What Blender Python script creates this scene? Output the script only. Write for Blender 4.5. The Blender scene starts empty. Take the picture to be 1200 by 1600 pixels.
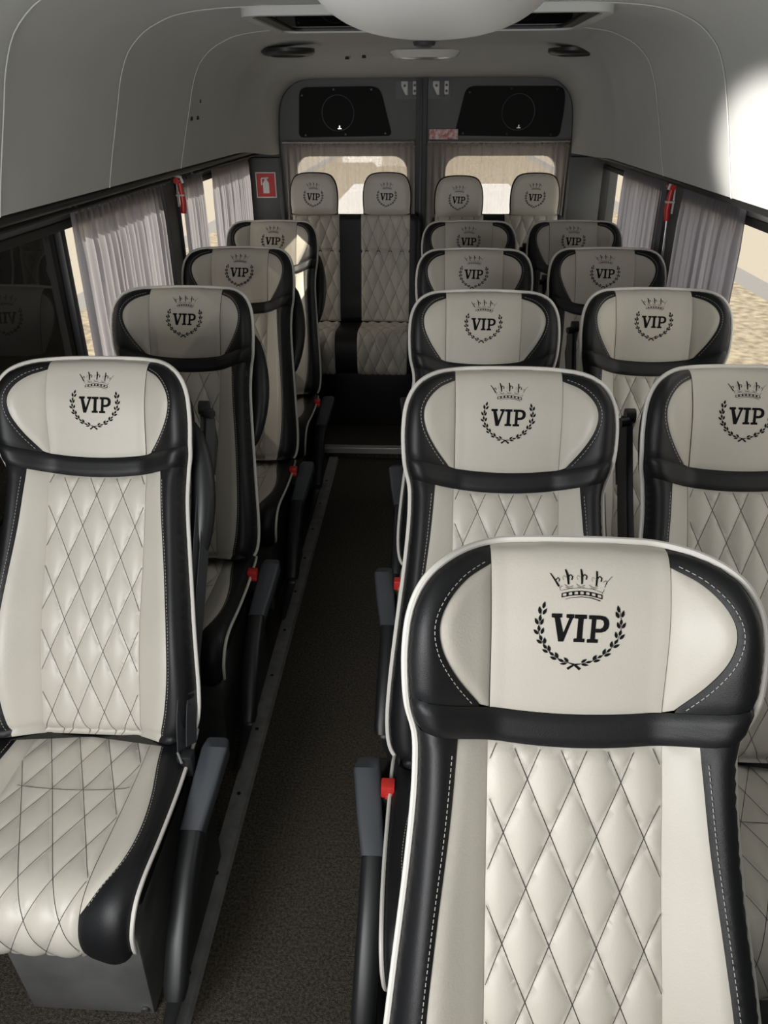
import bpy, bmesh, math, random
import numpy as np
from mathutils import Vector, Matrix, geometry
random.seed(7)
PI = math.pi
sc = bpy.context.scene
C = sc.collection

# ------------------------------------------------------------ camera
cam_d = bpy.data.cameras.new('camera'); cam = bpy.data.objects.new('camera', cam_d); C.objects.link(cam)
PITCH, YAW, ROLL = .491, .0590, -.007
fw = Vector((-math.sin(YAW)*math.cos(PITCH), math.cos(YAW)*math.cos(PITCH), -math.sin(PITCH)))
rt = Vector((math.cos(YAW), math.sin(YAW), 0)); up = rt.cross(fw)
cR = rt*math.cos(ROLL)+up*math.sin(ROLL); cU = up*math.cos(ROLL)-rt*math.sin(ROLL)
M = Matrix((cR, cU, -fw)).transposed().to_4x4(); M.translation = Vector((0, 0, 1.64))
cam.matrix_world = M
cam_d.sensor_fit = 'VERTICAL'; cam_d.sensor_height = 24; cam_d.lens = 24*1200/1600
cam_d.clip_start = .02; cam_d.clip_end = 400
sc.camera = cam
# ------------------------------------------------------------ world, sun, daylight
w = bpy.data.worlds.new('sky'); sc.world = w; w.use_nodes = True
bg = w.node_tree.nodes['Background']; bg.inputs['Color'].default_value = (.93, .94, 1, 1); bg.inputs['Strength'].default_value = 1.25
def light(name, kind, loc, direction, energy, color=(1, 1, 1), **k):
    d = bpy.data.lights.new(name, kind); o = bpy.data.objects.new(name, d); C.objects.link(o)
    o.location = loc; o.rotation_euler = Vector(direction).to_track_quat('-Z', 'Y').to_euler()
    d.energy = energy; d.color = color
    for a, b in k.items(): setattr(d, a, b)
    return o
light('sun', 'SUN', (-5, -5, 5), (.82, .28, -.50), 4.6, (1, .93, .83), angle=.012)
light('windscreen_daylight', 'AREA', (-.50, -.60, 1.22), (.12, 1, .04), 10.5, (1, .985, .97), shape='RECTANGLE', size=1.1, size_y=.8)
light('cab_door_daylight', 'AREA', (-.92, -.05, 1.25), (.25, 1, -.08), 18, (.97, .98, 1), shape='RECTANGLE', size=.8, size_y=.6)
light('added_glint_spot', 'SPOT', (-.55, -.8, 1.05), Vector((.735, 1.74, 1.49))-Vector((-.55, -.8, 1.05)), 1300, (1, .95, .88), spot_size=math.radians(8.5), spot_blend=.45, shadow_soft_size=.03)  # added spot standing in for a sun reflection on the right lining
sc.view_settings.view_transform = 'Standard'; sc.view_settings.look = 'None'
sc.view_settings.exposure = .4; sc.view_settings.gamma = 1; sc.view_settings.use_curve_mapping = False

# ------------------------------------------------------------ materials
def mat(name, col, rough=.5, metal=0, noise=0, nscale=20, bump=0, bscale=300, spec=.5, coat=0, bdist=.002, col2=None):
    m = bpy.data.materials.new(name); m.use_nodes = True; nt = m.node_tree; b = nt.nodes['Principled BSDF']
    b.inputs['Base Color'].default_value = (*col, 1); b.inputs['Roughness'].default_value = rough
    b.inputs['Metallic'].default_value = metal; b.inputs['Specular IOR Level'].default_value = spec
    b.inputs['Coat Weight'].default_value = coat
    tc = nt.nodes.new('ShaderNodeTexCoord')
    if noise or col2:
        n = nt.nodes.new('ShaderNodeTexNoise'); n.inputs['Scale'].default_value = nscale; n.inputs['Detail'].default_value = 6
        nt.links.new(tc.outputs['Object'], n.inputs['Vector'])
        r = nt.nodes.new('ShaderNodeValToRGB')
        a = col2 or tuple(c*(1-noise) for c in col)
        r.color_ramp.elements[0].position = .35; r.color_ramp.elements[0].color = (*a, 1)
        r.color_ramp.elements[1].position = .65; r.color_ramp.elements[1].color = (*col, 1)
        nt.links.new(n.outputs['Fac'], r.inputs['Fac']); nt.links.new(r.outputs['Color'], b.inputs['Base Color'])
    if bump:
        n = nt.nodes.new('ShaderNodeTexNoise'); n.inputs['Scale'].default_value = bscale; n.inputs['Detail'].default_value = 3
        nt.links.new(tc.outputs['Object'], n.inputs['Vector'])
        bp = nt.nodes.new('ShaderNodeBump'); bp.inputs['Strength'].default_value = bump; bp.inputs['Distance'].default_value = bdist
        nt.links.new(n.outputs['Fac'], bp.inputs['Height']); nt.links.new(bp.outputs['Normal'], b.inputs['Normal'])
    return m
CREAM = mat('cream_leather', (.60, .565, .49), .42, bump=.12, bscale=350, noise=.06, nscale=6)
BLACK = mat('black_leather', (.008, .0084, .0095), .48, bump=.25, bscale=650, spec=.42, bdist=.001)
PIPE = mat('cream_piping', (.72, .70, .64), .45)
THREAD = mat('pale_thread', (.50, .48, .44), .7)
DTHREAD = mat('dark_thread', (.06, .055, .05), .8)
INK = mat('black_embroidery', (.007, .007, .008), .85, bump=.4, bscale=900, spec=.15)
PLAST = mat('dark_plastic', (.060, .066, .075), .42, bump=.15, bscale=600)
PLASTB = mat('black_plastic', (.016, .017, .018), .4)
WEB = mat('belt_webbing', (.045, .047, .052), .5, bump=.3, bscale=900)
RED = mat('red_plastic', (.62, .035, .03), .35)
STEEL = mat('bright_metal', (.75, .75, .75), .3, metal=1)
ALU = mat('worn_aluminium', (.36, .36, .35), .5, metal=.2, noise=.25, nscale=30)
GREYM = mat('grey_painted_panel', (.11, .115, .115), .6, bump=.2, bscale=500)
PEDM = mat('scuffed_grey_metal', (.17, .17, .165), .6, col2=(.115, .115, .11), nscale=9, bump=.2, bscale=60)
LINING = mat('headlining_fabric', (.53, .54, .525), .9, noise=.05, nscale=4, bump=.15, bscale=700)
DOORM = mat('door_trim_grey', (.145, .15, .15), .7, bump=.2, bscale=500)
STEPM = mat('step_aluminium', (.62, .62, .61), .35, metal=.5)
RUBBER = mat('black_rubber', (.012, .012, .012), .5)
CARPET = mat('brown_grey_carpet', (.118, .10, .074), .95, col2=(.033, .028, .021), nscale=160, bump=1, bscale=350, bdist=.006)
WHITEP = mat('white_plastic', (.68, .68, .66), .4)
MESHM = mat('speaker_cloth', (.008, .008, .008), .9, bump=.6, bscale=800)
REDW = mat('red_white_tape', (.75, .68, .66), .5, col2=(.5, .06, .07), nscale=55)
SIGNR = mat('sign_red', (.55, .02, .02), .45)
SIGNW = mat('sign_white', (.8, .8, .78), .5)
def glass(name, tint, trans):
    m = bpy.data.materials.new(name); m.use_nodes = True; nt = m.node_tree; nt.nodes.clear()
    o = nt.nodes.new('ShaderNodeOutputMaterial'); mx = nt.nodes.new('ShaderNodeMixShader')
    t = nt.nodes.new('ShaderNodeBsdfTransparent'); g = nt.nodes.new('ShaderNodeBsdfGlossy')
    t.inputs['Color'].default_value = (*tint, 1); g.inputs['Roughness'].default_value = .02
    mx.inputs['Fac'].default_value = trans
    nt.links.new(t.outputs[0], mx.inputs[1]); nt.links.new(g.outputs[0], mx.inputs[2]); nt.links.new(mx.outputs[0], o.inputs[0])
    return m
GLASS = glass('clear_glass', (.93, .92, .88), .05)
TINT = glass('tinted_glass', (.08, .08, .08), .08)
HATCHG = glass('hatch_glass', (.03, .03, .035), .45)
def cloth(name, col, sheer, thin=1.25):
    m = bpy.data.materials.new(name); m.use_nodes = True; nt = m.node_tree; nt.nodes.clear()
    o = nt.nodes.new('ShaderNodeOutputMaterial'); a = nt.nodes.new('ShaderNodeMixShader'); b = nt.nodes.new('ShaderNodeMixShader')
    d = nt.nodes.new('ShaderNodeBsdfDiffuse'); t = nt.nodes.new('ShaderNodeBsdfTranslucent'); tr = nt.nodes.new('ShaderNodeBsdfTransparent')
    d.inputs['Color'].default_value = (*col, 1); t.inputs['Color'].default_value = (*[min(1, c*thin) for c in col], 1)
    a.inputs['Fac'].default_value = .55; b.inputs['Fac'].default_value = sheer
    nt.links.new(d.outputs[0], a.inputs[1]); nt.links.new(t.outputs[0], a.inputs[2])
    nt.links.new(a.outputs[0], b.inputs[1]); nt.links.new(tr.outputs[0], b.inputs[2]); nt.links.new(b.outputs[0], o.inputs[0])
    return m
CURT = cloth('grey_curtain_cloth', (.22, .215, .235), .05, 2.5)
SHEER = cloth('sheer_rear_curtain_cloth', (.52, .46, .43), .5)

# ------------------------------------------------------------ helpers
def link(name, me, m, parent=None):
    o = bpy.data.objects.new(name, me); C.objects.link(o)
    if m is not None: me.materials.append(m)
    if parent: o.parent = parent
    return o
def mesh(name, V, F, m, parent=None, smooth=True):
    me = bpy.data.meshes.new(name); me.from_pydata([tuple(v) for v in V], [], F); me.validate()
    if smooth: me.polygons.foreach_set('use_smooth', [True]*len(me.polygons))
    me.update(); return link(name, me, m, parent)
def tag(o, label=None, cat=None, group=None, kind=None):
    for k, v in (('label', label), ('category', cat), ('group', group), ('kind', kind)):
        if v: o[k] = v
    return o
def empty(name, loc=(0, 0, 0)):
    o = bpy.data.objects.new(name, None); C.objects.link(o); o.location = loc; o.empty_display_size = .05; return o
class MB:
    def __init__(s): s.V = []; s.F = []
    def add(s, V, F):
        n = len(s.V); s.V += [tuple(v) for v in V]; s.F += [tuple(i+n for i in f) for f in F]; return s
    def box(s, x0, x1, y0, y1, z0, z1):
        return s.add([(x, y, z) for x in (x0, x1) for y in (y0, y1) for z in (z0, z1)],
                     [(0, 1, 3, 2), (4, 6, 7, 5), (0, 4, 5, 1), (2, 3, 7, 6), (0, 2, 6, 4), (1, 5, 7, 3)])
    def prism(s, A, B):   # two matching rings
        n = len(A)
        return s.add(list(A)+list(B), [tuple(range(n))[::-1], tuple(range(n, 2*n))]+[(i, (i+1) % n, n+(i+1) % n, n+i) for i in range(n)])
    def tube(s, P, r, n=8, cap=True, closed=False):
        P = [Vector(p) for p in P]; N = len(P); rs = r if hasattr(r, '__len__') else [r]*N
        V = []; prev = None
        for i, p in enumerate(P):
            a = P[(i-1) % N] if closed or i > 0 else p; b = P[(i+1) % N] if closed or i < N-1 else p
            t = (b-a).normalized()
            if prev is None: prev = t.orthogonal().normalized()
            nrm = (prev-t*prev.dot(t)).normalized(); prev = nrm; bn = t.cross(nrm)
            V += [p+(nrm*math.cos(2*PI*k/n)+bn*math.sin(2*PI*k/n))*rs[i] for k in range(n)]
        F = []
        for i in range(N if closed else N-1):
            j = (i+1) % N
            F += [(i*n+k, i*n+(k+1) % n, j*n+(k+1) % n, j*n+k) for k in range(n)]
        if cap and not closed: F += [tuple(range(n))[::-1], tuple((N-1)*n+k for k in range(n))]
        return s.add(V, F)
    def build(s, name, m, parent=None, smooth=False, bevel=0, seg=2):
        me = bpy.data.meshes.new(name); me.from_pydata(s.V, [], s.F); me.validate()
        bm = bmesh.new(); bm.from_mesh(me); bmesh.ops.recalc_face_normals(bm, faces=bm.faces)
        if bevel:
            ed = [e for e in bm.edges if len(e.link_faces) == 2 and e.calc_face_angle(0) > .5]
            bmesh.ops.bevel(bm, geom=ed, offset=bevel, segments=seg, profile=.5, affect='EDGES', clamp_overlap=True)
        bm.to_mesh(me); bm.free()
        if smooth or bevel:
            me.polygons.foreach_set('use_smooth', [True]*len(me.polygons))
            try: me.set_sharp_from_angle(angle=math.radians(40))
            except Exception: pass
        return link(name, me, m, parent)
def copy_tree(o, parent=None):
    c = o.copy(); C.objects.link(c); c.parent = parent
    for ch in list(o.children): copy_tree(ch, c)
    return c
def spline(P, n=8, closed=False):
    P = [np.array(p, float) for p in P]; out = []; N = len(P)
    for i in range(N if closed else N-1):
        if closed: p0, p1, p2, p3 = P[(i-1) % N], P[i], P[(i+1) % N], P[(i+2) % N]
        else: p0, p1, p2, p3 = P[max(i-1, 0)], P[i], P[i+1], P[min(i+2, N-1)]
        for k in range(n):
            t = k/n
            out.append(.5*((2*p1)+(-p0+p2)*t+(2*p0-5*p1+4*p2-p3)*t*t+(-p0+3*p1-3*p2+p3)*t**3))
    if not closed: out.append(P[-1])
    return np.array(out)
def resample(P, step, closed=False):
    P = np.array(P, float)
    if closed: P = np.vstack([P, P[:1]])
    d = np.r_[0, np.cumsum(np.hypot(*np.diff(P, axis=0).T[:2]))] if P.shape[1] == 2 else np.r_[0, np.cumsum(np.linalg.norm(np.diff(P, axis=0), axis=1))]
    n = max(2, int(round(d[-1]/step))+1); s = np.linspace(0, d[-1], n)
    Q = np.stack([np.interp(s, d, P[:, k]) for k in range(P.shape[1])], 1)
    return Q[:-1] if closed else Q
def dist_poly(P, poly, closed=True):
    A = np.array(poly); B = np.roll(A, -1, 0) if closed else A[1:]
    if not closed: A = A[:-1]
    P = np.array(P); D = np.full(len(P), 1e9)
    for a, b in zip(A, B):
        ab = b-a; L2 = ab@ab
        if L2 < 1e-14: continue
        t = np.clip(((P-a)@ab)/L2, 0, 1); D = np.minimum(D, np.linalg.norm(P-(a+t[:, None]*ab), axis=1))
    return D
def inside(P, poly):
    P = np.array(P); A = np.array(poly); B = np.roll(A, -1, 0); c = np.zeros(len(P), bool)
    for (x1, y1), (x2, y2) in zip(A, B):
        m = (y1 > P[:, 1]) != (y2 > P[:, 1])
        with np.errstate(divide='ignore', invalid='ignore'):
            xs = (x2-x1)*(P[:, 1]-y1)/(y2-y1)+x1
        c ^= m & (P[:, 0] < xs)
    return c
def corner_split(poly, step):     # densify keeping vertices
    out = []; A = np.array(poly)
    for a, b in zip(A, np.roll(A, -1, 0)):
        n = max(1, int(np.linalg.norm(b-a)/step)); out += [a+(b-a)*k/n for k in range(n)]
    return np.array(out)
def cdt(poly, step, lines=()):
    poly = corner_split(poly, step)
    lo, hi = poly.min(0), poly.max(0)
    gx, gy = np.meshgrid(np.arange(lo[0]+step/2, hi[0], step), np.arange(lo[1]+step/2, hi[1], step*.87))
    gx = gx+(np.arange(gx.shape[0]) % 2)[:, None]*step/2
    G = np.stack([gx.ravel(), gy.ravel()], 1)
    G = G[inside(G, poly)]; G = G[dist_poly(G, poly) > step*.45]
    segs = []
    for ln in lines:
        ln = np.array(ln)
        if len(G): G = G[dist_poly(G, ln, False) > step*.2]
        segs.append(ln)
    pts = [Vector(p) for p in poly]; E = [(i, (i+1) % len(poly)) for i in range(len(poly))]
    for ln in segs:
        n0 = len(pts); pts += [Vector(p) for p in ln]; E += [(n0+k, n0+k+1) for k in range(len(ln)-1)]
    pts += [Vector(p) for p in G]
    r = geometry.delaunay_2d_cdt(pts, E, [], 1, 1e-6)
    return np.array([tuple(v) for v in r[0]]), [tuple(f) for f in r[2]]
def patch(name, poly, step, fmap, hfn, m, parent, groove=.004, grad=.006, lines=(), extra=None):
    P, F = cdt(poly, step, lines)
    d = dist_poly(P, poly)
    h = hfn(P)-groove*np.exp(-(d/grad)**2)
    if extra is not None: h = h+extra(P, d)
    V = [fmap(p[0], p[1], hh) for p, hh in zip(P, h)]
    # orient to face outward
    if F:
        a, b, c = [Vector(V[i]) for i in F[len(F)//2][:3]]
        up_ = Vector(fmap(P[F[len(F)//2][0]][0], P[F[len(F)//2][0]][1], 1))-a
        if (b-a).cross(c-a).dot(up_) < 0: F = [f[::-1] for f in F]
    return mesh(name, V, F, m, parent)
def ribbon(mb, pts, width, fmap, hfn, lift=.0008, thick=.0006):
    """a thread or tape laid on a padded surface: pts in surface coordinates"""
    P = np.array(pts); T = np.gradient(P, axis=0); T /= np.linalg.norm(T, axis=1)[:, None]+1e-12
    N = np.stack([-T[:, 1], T[:, 0]], 1)*width/2
    L_, R_ = P+N, P-N; h = hfn(P)
    V = []; n = len(P)
    for Q, z in ((L_, lift), (P, lift+thick), (R_, lift)):
        V += [fmap(q[0], q[1], hh+z) for q, hh in zip(Q, h)]
    mb.add(V, [(k, k+1, n+k+1, n+k) for k in range(n-1)]+[(n+k, n+k+1, 2*n+k+1, 2*n+k) for k in range(n-1)])
def dashes(mb, pts, fmap, hfn, dash=.0042, gap=.0026, width=.0010, lift=.001):
    P = np.array(pts); d = np.r_[0, np.cumsum(np.linalg.norm(np.diff(P, axis=0), axis=1))]
    s = 0
    while s+dash < d[-1]:
        q = np.linspace(s, s+dash, 3)
        ribbon(mb, np.stack([np.interp(q, d, P[:, 0]), np.interp(q, d, P[:, 1])], 1), width, fmap, hfn, lift)
        s += dash+gap
def smooth01(x): x = np.clip(x, 0, 1); return x*x*(3-2*x)

# ------------------------------------------------------------ the emblem (crown, laurel wreath, VIP): polygons in pixels of a 1200 px square
def emblem_polys():
    out = []
    V_ = [(272, 535), (370, 535), (370, 570), (350, 572), (385, 715), (437, 575), (410, 570), (410, 538), (482, 538), (482, 572), (470, 575), (388, 800), (340, 800), (300, 575), (272, 570)]
    I_ = [(488, 540), (600, 540), (600, 578), (570, 578), (562, 765), (584, 768), (584, 800), (482, 800), (482, 768), (510, 765), (520, 578), (488, 575)]
    out += [V_, I_]
    # P as a stem plus a bowl
    out.append([(618, 543), (690, 543), (680, 768), (708, 770), (708, 803), (606, 803), (606, 770), (636, 768), (646, 580), (618, 578)])
    o = [(690, 543), (740, 545), (775, 555), (800, 582), (808, 620), (800, 662), (775, 690), (740, 703), (683, 705)]
    i_ = [(684, 668), (725, 668), (748, 655), (760, 622), (752, 592), (728, 580), (688, 580)]
    out.append(o+i_)
    # wreath leaves: (x, y, angle deg from up clockwise, length, width)
    def leaf(x, y, ang, ln=58, wd=30):
        a = math.radians(ang); dx, dy = math.sin(a), -math.cos(a); nx, ny = -dy, dx
        pr = [(0, 0), (.2, .75), (.45, 1), (.7, .72), (1, 0), (.7, -.72), (.45, -1), (.2, -.75)]
        return [(x+dx*ln*(s-.5)+nx*wd/2*q, y+dy*ln*(s-.5)+ny*wd/2*q) for s, q in pr]
    right = [(890, 478, -12, 70, 32), (932, 522, 12, 72, 32), (880, 532, -28, 72, 34), (917, 598, 0, 56, 28), (892, 630, -22, 68, 32), (944, 630, 28, 68, 30),
             (912, 700, 12, 60, 30), (874, 722, -14, 66, 30), (932, 738, 42, 70, 32), (880, 785, 34, 58, 30), (836, 812, 6, 64, 32), (884, 828, 62, 68, 30),
             (818, 872, 44, 56, 26), (774, 886, 18, 66, 32), (806, 916, 68, 70, 30), (740, 936, 62, 54, 26), (690, 946, 32, 62, 34), (712, 978, 74, 70, 28),
             (640, 992, 80, 62, 24), (592, 982, 56, 64, 28), (604, 1022, 96, 72, 24)]
    left = [(200, 458, 14, 70, 32), (160, 506, -6, 76, 32), (208, 518, 32, 70, 32), (165, 580, 0, 62, 30), (132, 612, -26, 70, 32), (184, 616, 22, 68, 30),
            (156, 678, -8, 62, 30), (130, 714, -46, 66, 30), (190, 702, 16, 68, 32), (176, 768, -22, 58, 30), (163, 806, -56, 66, 30), (214, 796, -6, 66, 32),
            (218, 852, -42, 58, 28), (222, 896, -62, 66, 28), (258, 868, -16, 66, 30), (284, 922, -56, 56, 26), (302, 964, -68, 70, 28), (332, 934, -28, 66, 32),
            (374, 984, -66, 64, 26), (424, 976, -48, 64, 28), (400, 1016, -94, 70, 24)]
    out += [leaf(*a) for a in right+left]
    def stroke(P, w0, w1=None):
        w1 = w1 or w0; P = [np.array(p, float) for p in P]; n = len(P); Lf, Rt = [], []
        for k, p in enumerate(P):
            t = P[min(k+1, n-1)]-P[max(k-1, 0)]; t /= np.linalg.norm(t); nn = np.array([-t[1], t[0]])*(w0+(w1-w0)*k/(n-1))/2
            Lf.append(tuple(p+nn)); Rt.append(tuple(p-nn))
        return Lf+Rt[::-1]
    out += [stroke([(455, 1008), (500, 1022), (560, 1068)], 8, 26), stroke([(560, 1014), (500, 1024), (440, 1066)], 8, 26)]
    wl = [(178, 500), (165, 590), (152, 690), (175, 770), (220, 850), (285, 920), (370, 980), (455, 1008)]
    wr = [(905, 500), (917, 600), (912, 700), (880, 785), (818, 872), (740, 936), (650, 988), (560, 1014)]
    out += [stroke([tuple(q) for q in spline(wl, 3)], 5), stroke([tuple(q) for q in spline(wr, 3)], 5)]
    # crown: band with round openings (ladder of pieces), points, swags
    def band(t, off):   # t 0..1 along the arched band
        x = 362+(742-362)*t; y = 344-30*math.sin(PI*min(1, t*1.0))+8*t+off; return (x, y)
    out.append([band(t, 0) for t in np.linspace(0, 1, 9)]+[band(t, 7) for t in np.linspace(1, 0, 9)])
    out.append([band(t, 33) for t in np.linspace(0, 1, 9)]+[band(t, 40) for t in np.linspace(1, 0, 9)])
    cs = np.linspace(.075, .925, 7)
    edges_ = [0]+[(a+b)/2 for a, b in zip(cs[:-1], cs[1:])]+[1]
    for k in range(8):
        c = edges_[k]; hw = .022
        a, b = max(0, c-hw), min(1, c+hw)
        # waisted piece between two round openings
        out.append([band(a-(.012 if k else 0), 4), band(b+(.012 if k < 7 else 0), 4), band(b, 20), band(b+(.012 if k < 7 else 0), 36), band(a-(.012 if k else 0), 36), band(a, 20)])
    out.append(stroke([(395, 400), (450, 384), (550, 374), (640, 382), (722, 408)], 3, 7))
    for px, py, lean in ((400, 120, 28), (545, 115, 8), (692, 130, -6)):
        bx, by = px+lean, py+140
        out.append([(px-6, py), (px+10, py+4), (px+lean*.7+16, py+60), (bx+8, by), (bx-8, by), (px+lean*.5-4, py+60)])
        out.append(stroke([(px+lean*.6+10, py+72), (px+lean*.6+30, py+50), (px+lean*.6+50, py+68), (px+lean*.6+42, py+98)], 9, 14))
        out.append(stroke([(px+lean*.6-12, py+76), (px+lean*.6-32, py+58), (px+lean*.6-44, py+78), (px+lean*.6-34, py+100)], 3, 3))
    out.append([(252, 158), (266, 162), (310, 222), (345, 275), (338, 288), (322, 272), (296, 226)])
    out.append(stroke([(312, 220), (330, 198), (343, 218), (338, 236)], 10, 10))
    out.append(stroke([(765, 280), (780, 240), (810, 205), (836, 178)], 5, 4)); out.append(stroke([(752, 232), (776, 218), (786, 240), (770, 262)], 5, 5))
    out.append(stroke([(352, 318), (345, 290), (372, 275)], 4)); out.append(stroke([(760, 300), (745, 330), (735, 345)], 4))
    for a in ((390, 262, 440), (500, 256, 545), (620, 262, 680)):
        x0 = a[0]; out.append(stroke([(x0, a[1]), (x0+40, a[1]+26), (x0+80, a[1]+10)], 4)); out.append(stroke([(x0+8, a[1]+24), (x0+42, a[1]+38), (x0+78, a[1]+28)], 3))
    out.append(stroke([(360, 318), (450, 298), (550, 292), (650, 300), (745, 330)], 3))
    return out
EMB = emblem_polys()
def add_emblem(name, fmap, hfn, cu, cv, scale, parent, lift=.0009):
    """cu, cv: surface position of the emblem's centre (540, 600 of the pixel square); scale metres per pixel"""
    mb = MB()
    for poly in EMB:
        Q = np.array([(cu+(x-540)*scale, cv+(y-600)*scale) for x, y in poly])
        r = geometry.delaunay_2d_cdt([Vector(q) for q in Q], [(i, (i+1) % len(Q)) for i in range(len(Q))], [], 1, 1e-7)
        P = np.array([tuple(v) for v in r[0]]); h = hfn(P)+lift
        V = [fmap(p[0], p[1], hh) for p, hh in zip(P, h)]
        F = []
        for f in r[2]:
            a, b, c = [Vector(V[i]) for i in f[:3]]
            upv = Vector(fmap(P[f[0]][0], P[f[0]][1], 1))-a
            F.append(tuple(f) if (b-a).cross(c-a).dot(upv) > 0 else tuple(f)[::-1])
        mb.add(V, F)
    return mb.build(name, INK, parent)

# ------------------------------------------------------------ the passenger seat: padded surfaces
REC = math.radians(27.5); LB = .80; ZJ = .46
def bmap(u, v, h):          # back surface: u across, v down from the top, h outwards
    t = LB-v
    return (u, t*math.sin(REC)-h*math.cos(REC), ZJ+t*math.cos(REC)+h*math.sin(REC))
half = [(0, 0), (.05, .0003), (.097, .003), (.137, .013), (.168, .031), (.188, .054), (.200, .085), (.2045, .122), (.2045, .16), (.201, .20), (.192, .238),
        (.190, .275), (.192, .33), (.200, .42), (.211, .52), (.221, .62), (.226, .70), (.223, .755), (.210, .785), (.18, .80)]
HR = resample(spline(half, 10), .006)
OUT = np.vstack([HR, [[0, .80]], (HR*[-1, 1])[::-1][:-1]])
def wout(v): return np.interp(v, HR[:, 1], HR[:, 0])
def hback(P):
    P = np.array(P); u, v = P[:, 0], P[:, 1]
    a = np.abs(u)/.205
    h = .050*smooth01((a-.42)/.5)
    h += .016*np.exp(-((v-.09)/.075)**2)-.006*np.exp(-((v-.23)/.05)**2)+.022*np.exp(-((v-.60)/.16)**2)
    d = dist_poly(P, OUT); R = .036
    q = np.clip(1-d/R, 0, 1)
    drop = .026+.030*smooth01((v-.17)/.09)
    h -= np.where(v < .79, drop*(1-np.sqrt(np.clip(1-q*q, 0, 1))), 0)
    return h
def vt(u): return .211-.026*(np.abs(u)/.2)**2
def vb(u): return .252-.028*(np.abs(u)/.2)**2
def seg_out(v0, v1):        # right outline between two heights
    m = (HR[:, 1] > v0+1e-4) & (HR[:, 1] < v1-1e-4)
    return [(wout(v0), v0)]+[tuple(p) for p in HR[m]]+[(wout(v1), v1)]
lobe = spline([(.106, .028), (.135, .045), (.157, .070), (.167, .098), (.162, .130), (.143, .165), (.116, .1995)], 8)
def v_on_out(fn):           # height where a curve meets the outline
    v = .2
    for _ in range(30): v = float(fn(wout(v)))
    return v
VT, VBt = v_on_out(vt), v_on_out(vb)
PE = .106
v_pe = float(np.interp(PE, HR[:, 0][:60], HR[:, 1][:60]))
top_c = [(u, float(np.interp(abs(u), HR[:60, 0], HR[:60, 1]))) for u in np.linspace(-PE, PE, 25)]
P_head = top_c+[(.103, float(vt(.103)))]+[(u, float(vt(u))) for u in np.linspace(.103, -.103, 25)[1:-1]]+[(-.103, float(vt(.103)))]
P_lobe = [(PE, .028)]+[tuple(p) for p in lobe[1:]]+[(.104, float(vt(.104)))]
P_bol = [(PE, v_pe)]+[tuple(p) for p in HR[(HR[:, 0] > PE) & (HR[:, 1] < VT-1e-4) & (HR[:, 1] > v_pe+1e-4)]]+[(wout(VT), VT)]+\
        [(u, float(vt(u))) for u in np.linspace(wout(VT), .116, 10)[1:]]+[tuple(p) for p in lobe[::-1][1:]]
P_band = [(u, float(vt(u))) for u in np.linspace(-wout(VT), wout(VT), 31)]+seg_out(VT, VBt)[1:-1]+\
         [(u, float(vb(u))) for u in np.linspace(wout(VBt), -wout(VBt), 31)]+[(-p[0], p[1]) for p in seg_out(VT, VBt)[1:-1]][::-1]
QH = .1045
P_quilt = [(u, float(vb(u))) for u in np.linspace(-QH, QH, 15)]+[(QH, .795), (-QH, .795)]
sidec = spline([(.142, float(vb(.142))), (.150, .34), (.164, .46), (.174, .56), (.177, .65), (.170, .73), (.155, .795)], 8)
P_side = [(QH, float(vb(QH)))]+[tuple(p) for p in sidec]+[(QH, .795)]
P_sbol = [(.142, float(vb(.142)))]+[(u, float(vb(u))) for u in np.linspace(.142, wout(VBt), 8)[1:]]+seg_out(VBt, .785)[1:]+[(.18, .7955)]+[tuple(p) for p in sidec[::-1][:-1]]
def mir(P): return [(-a, b) for a, b in P][::-1]
DU, DV = .056, .130
def quilt_lines(u0, u1, v0, v1, du=DU, dv=DV, ph=0.):
    L = []
    for sgn in (1, -1):
        for k in range(-40, 41):
            # u/du + sgn*(v-ph)/dv = k
            P = []
            for v in np.arange(v0-.2, v1+.2, .006):
                u = (k-sgn*(v-ph)/dv)*du
                if u0+.001 < u < u1-.001 and v0+.001 < v < v1-.001: P.append((u, v))
            if len(P) > 2: L.append(P)
    return L
def puff(amp, du=DU, dv=DV, ph=0.):
    def f(P, d):
        a = P[:, 0]/du+(P[:, 1]-ph)/dv; b = P[:, 0]/du-(P[:, 1]-ph)/dv
        return amp*(np.abs(np.sin(PI*a)*np.sin(PI*b))**.55)*np.clip(d/.01, 0, 1)
    return f
def ring_tube(mb, P, fmap, h, r, lift=0, closed=False, n=8, out=.002):
    T = np.gradient(P, axis=0); T /= np.linalg.norm(T, axis=1)[:, None]+1e-9; N = np.stack([T[:, 1], -T[:, 0]], 1)
    k = len(P)//2; sg = 1 if N[k]@(P[k]-np.array([0, .4 if P[:, 1].min() < .01 else P[k][1]])) > 0 else -1
    P = P+N*out*sg
    mb.tube([fmap(p[0], p[1], hh+lift) for p, hh in zip(P, h)], r, n, closed=closed)
def shell(name, out, fmap, h, m, parent, depth, capstep=.03):
    """closed padded body behind a surface outline"""
    out = np.array(out); c = out.mean(0); n = len(out); V = []; rings = [(0, 1, 0), (.3, .985, 0), (.7, .95, 0), (.92, .91, 0), (1, .87, 0)]
    hm = h
    for q, s, _ in rings:
        V += [fmap(c[0]+(p[0]-c[0])*s, c[1]+(p[1]-c[1])*s, hh*(1-q)+(-depth)*q-.001) for p, hh in zip(out, hm)]
    F = [(r*n+i, r*n+(i+1) % n, (r+1)*n+(i+1) % n, (r+1)*n+i) for r in range(len(rings)-1) for i in range(n)]
    F.append(tuple((len(rings)-1)*n+i for i in range(n)))
    return MB().add(V, F).build(name, m, parent, smooth=True)

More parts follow.
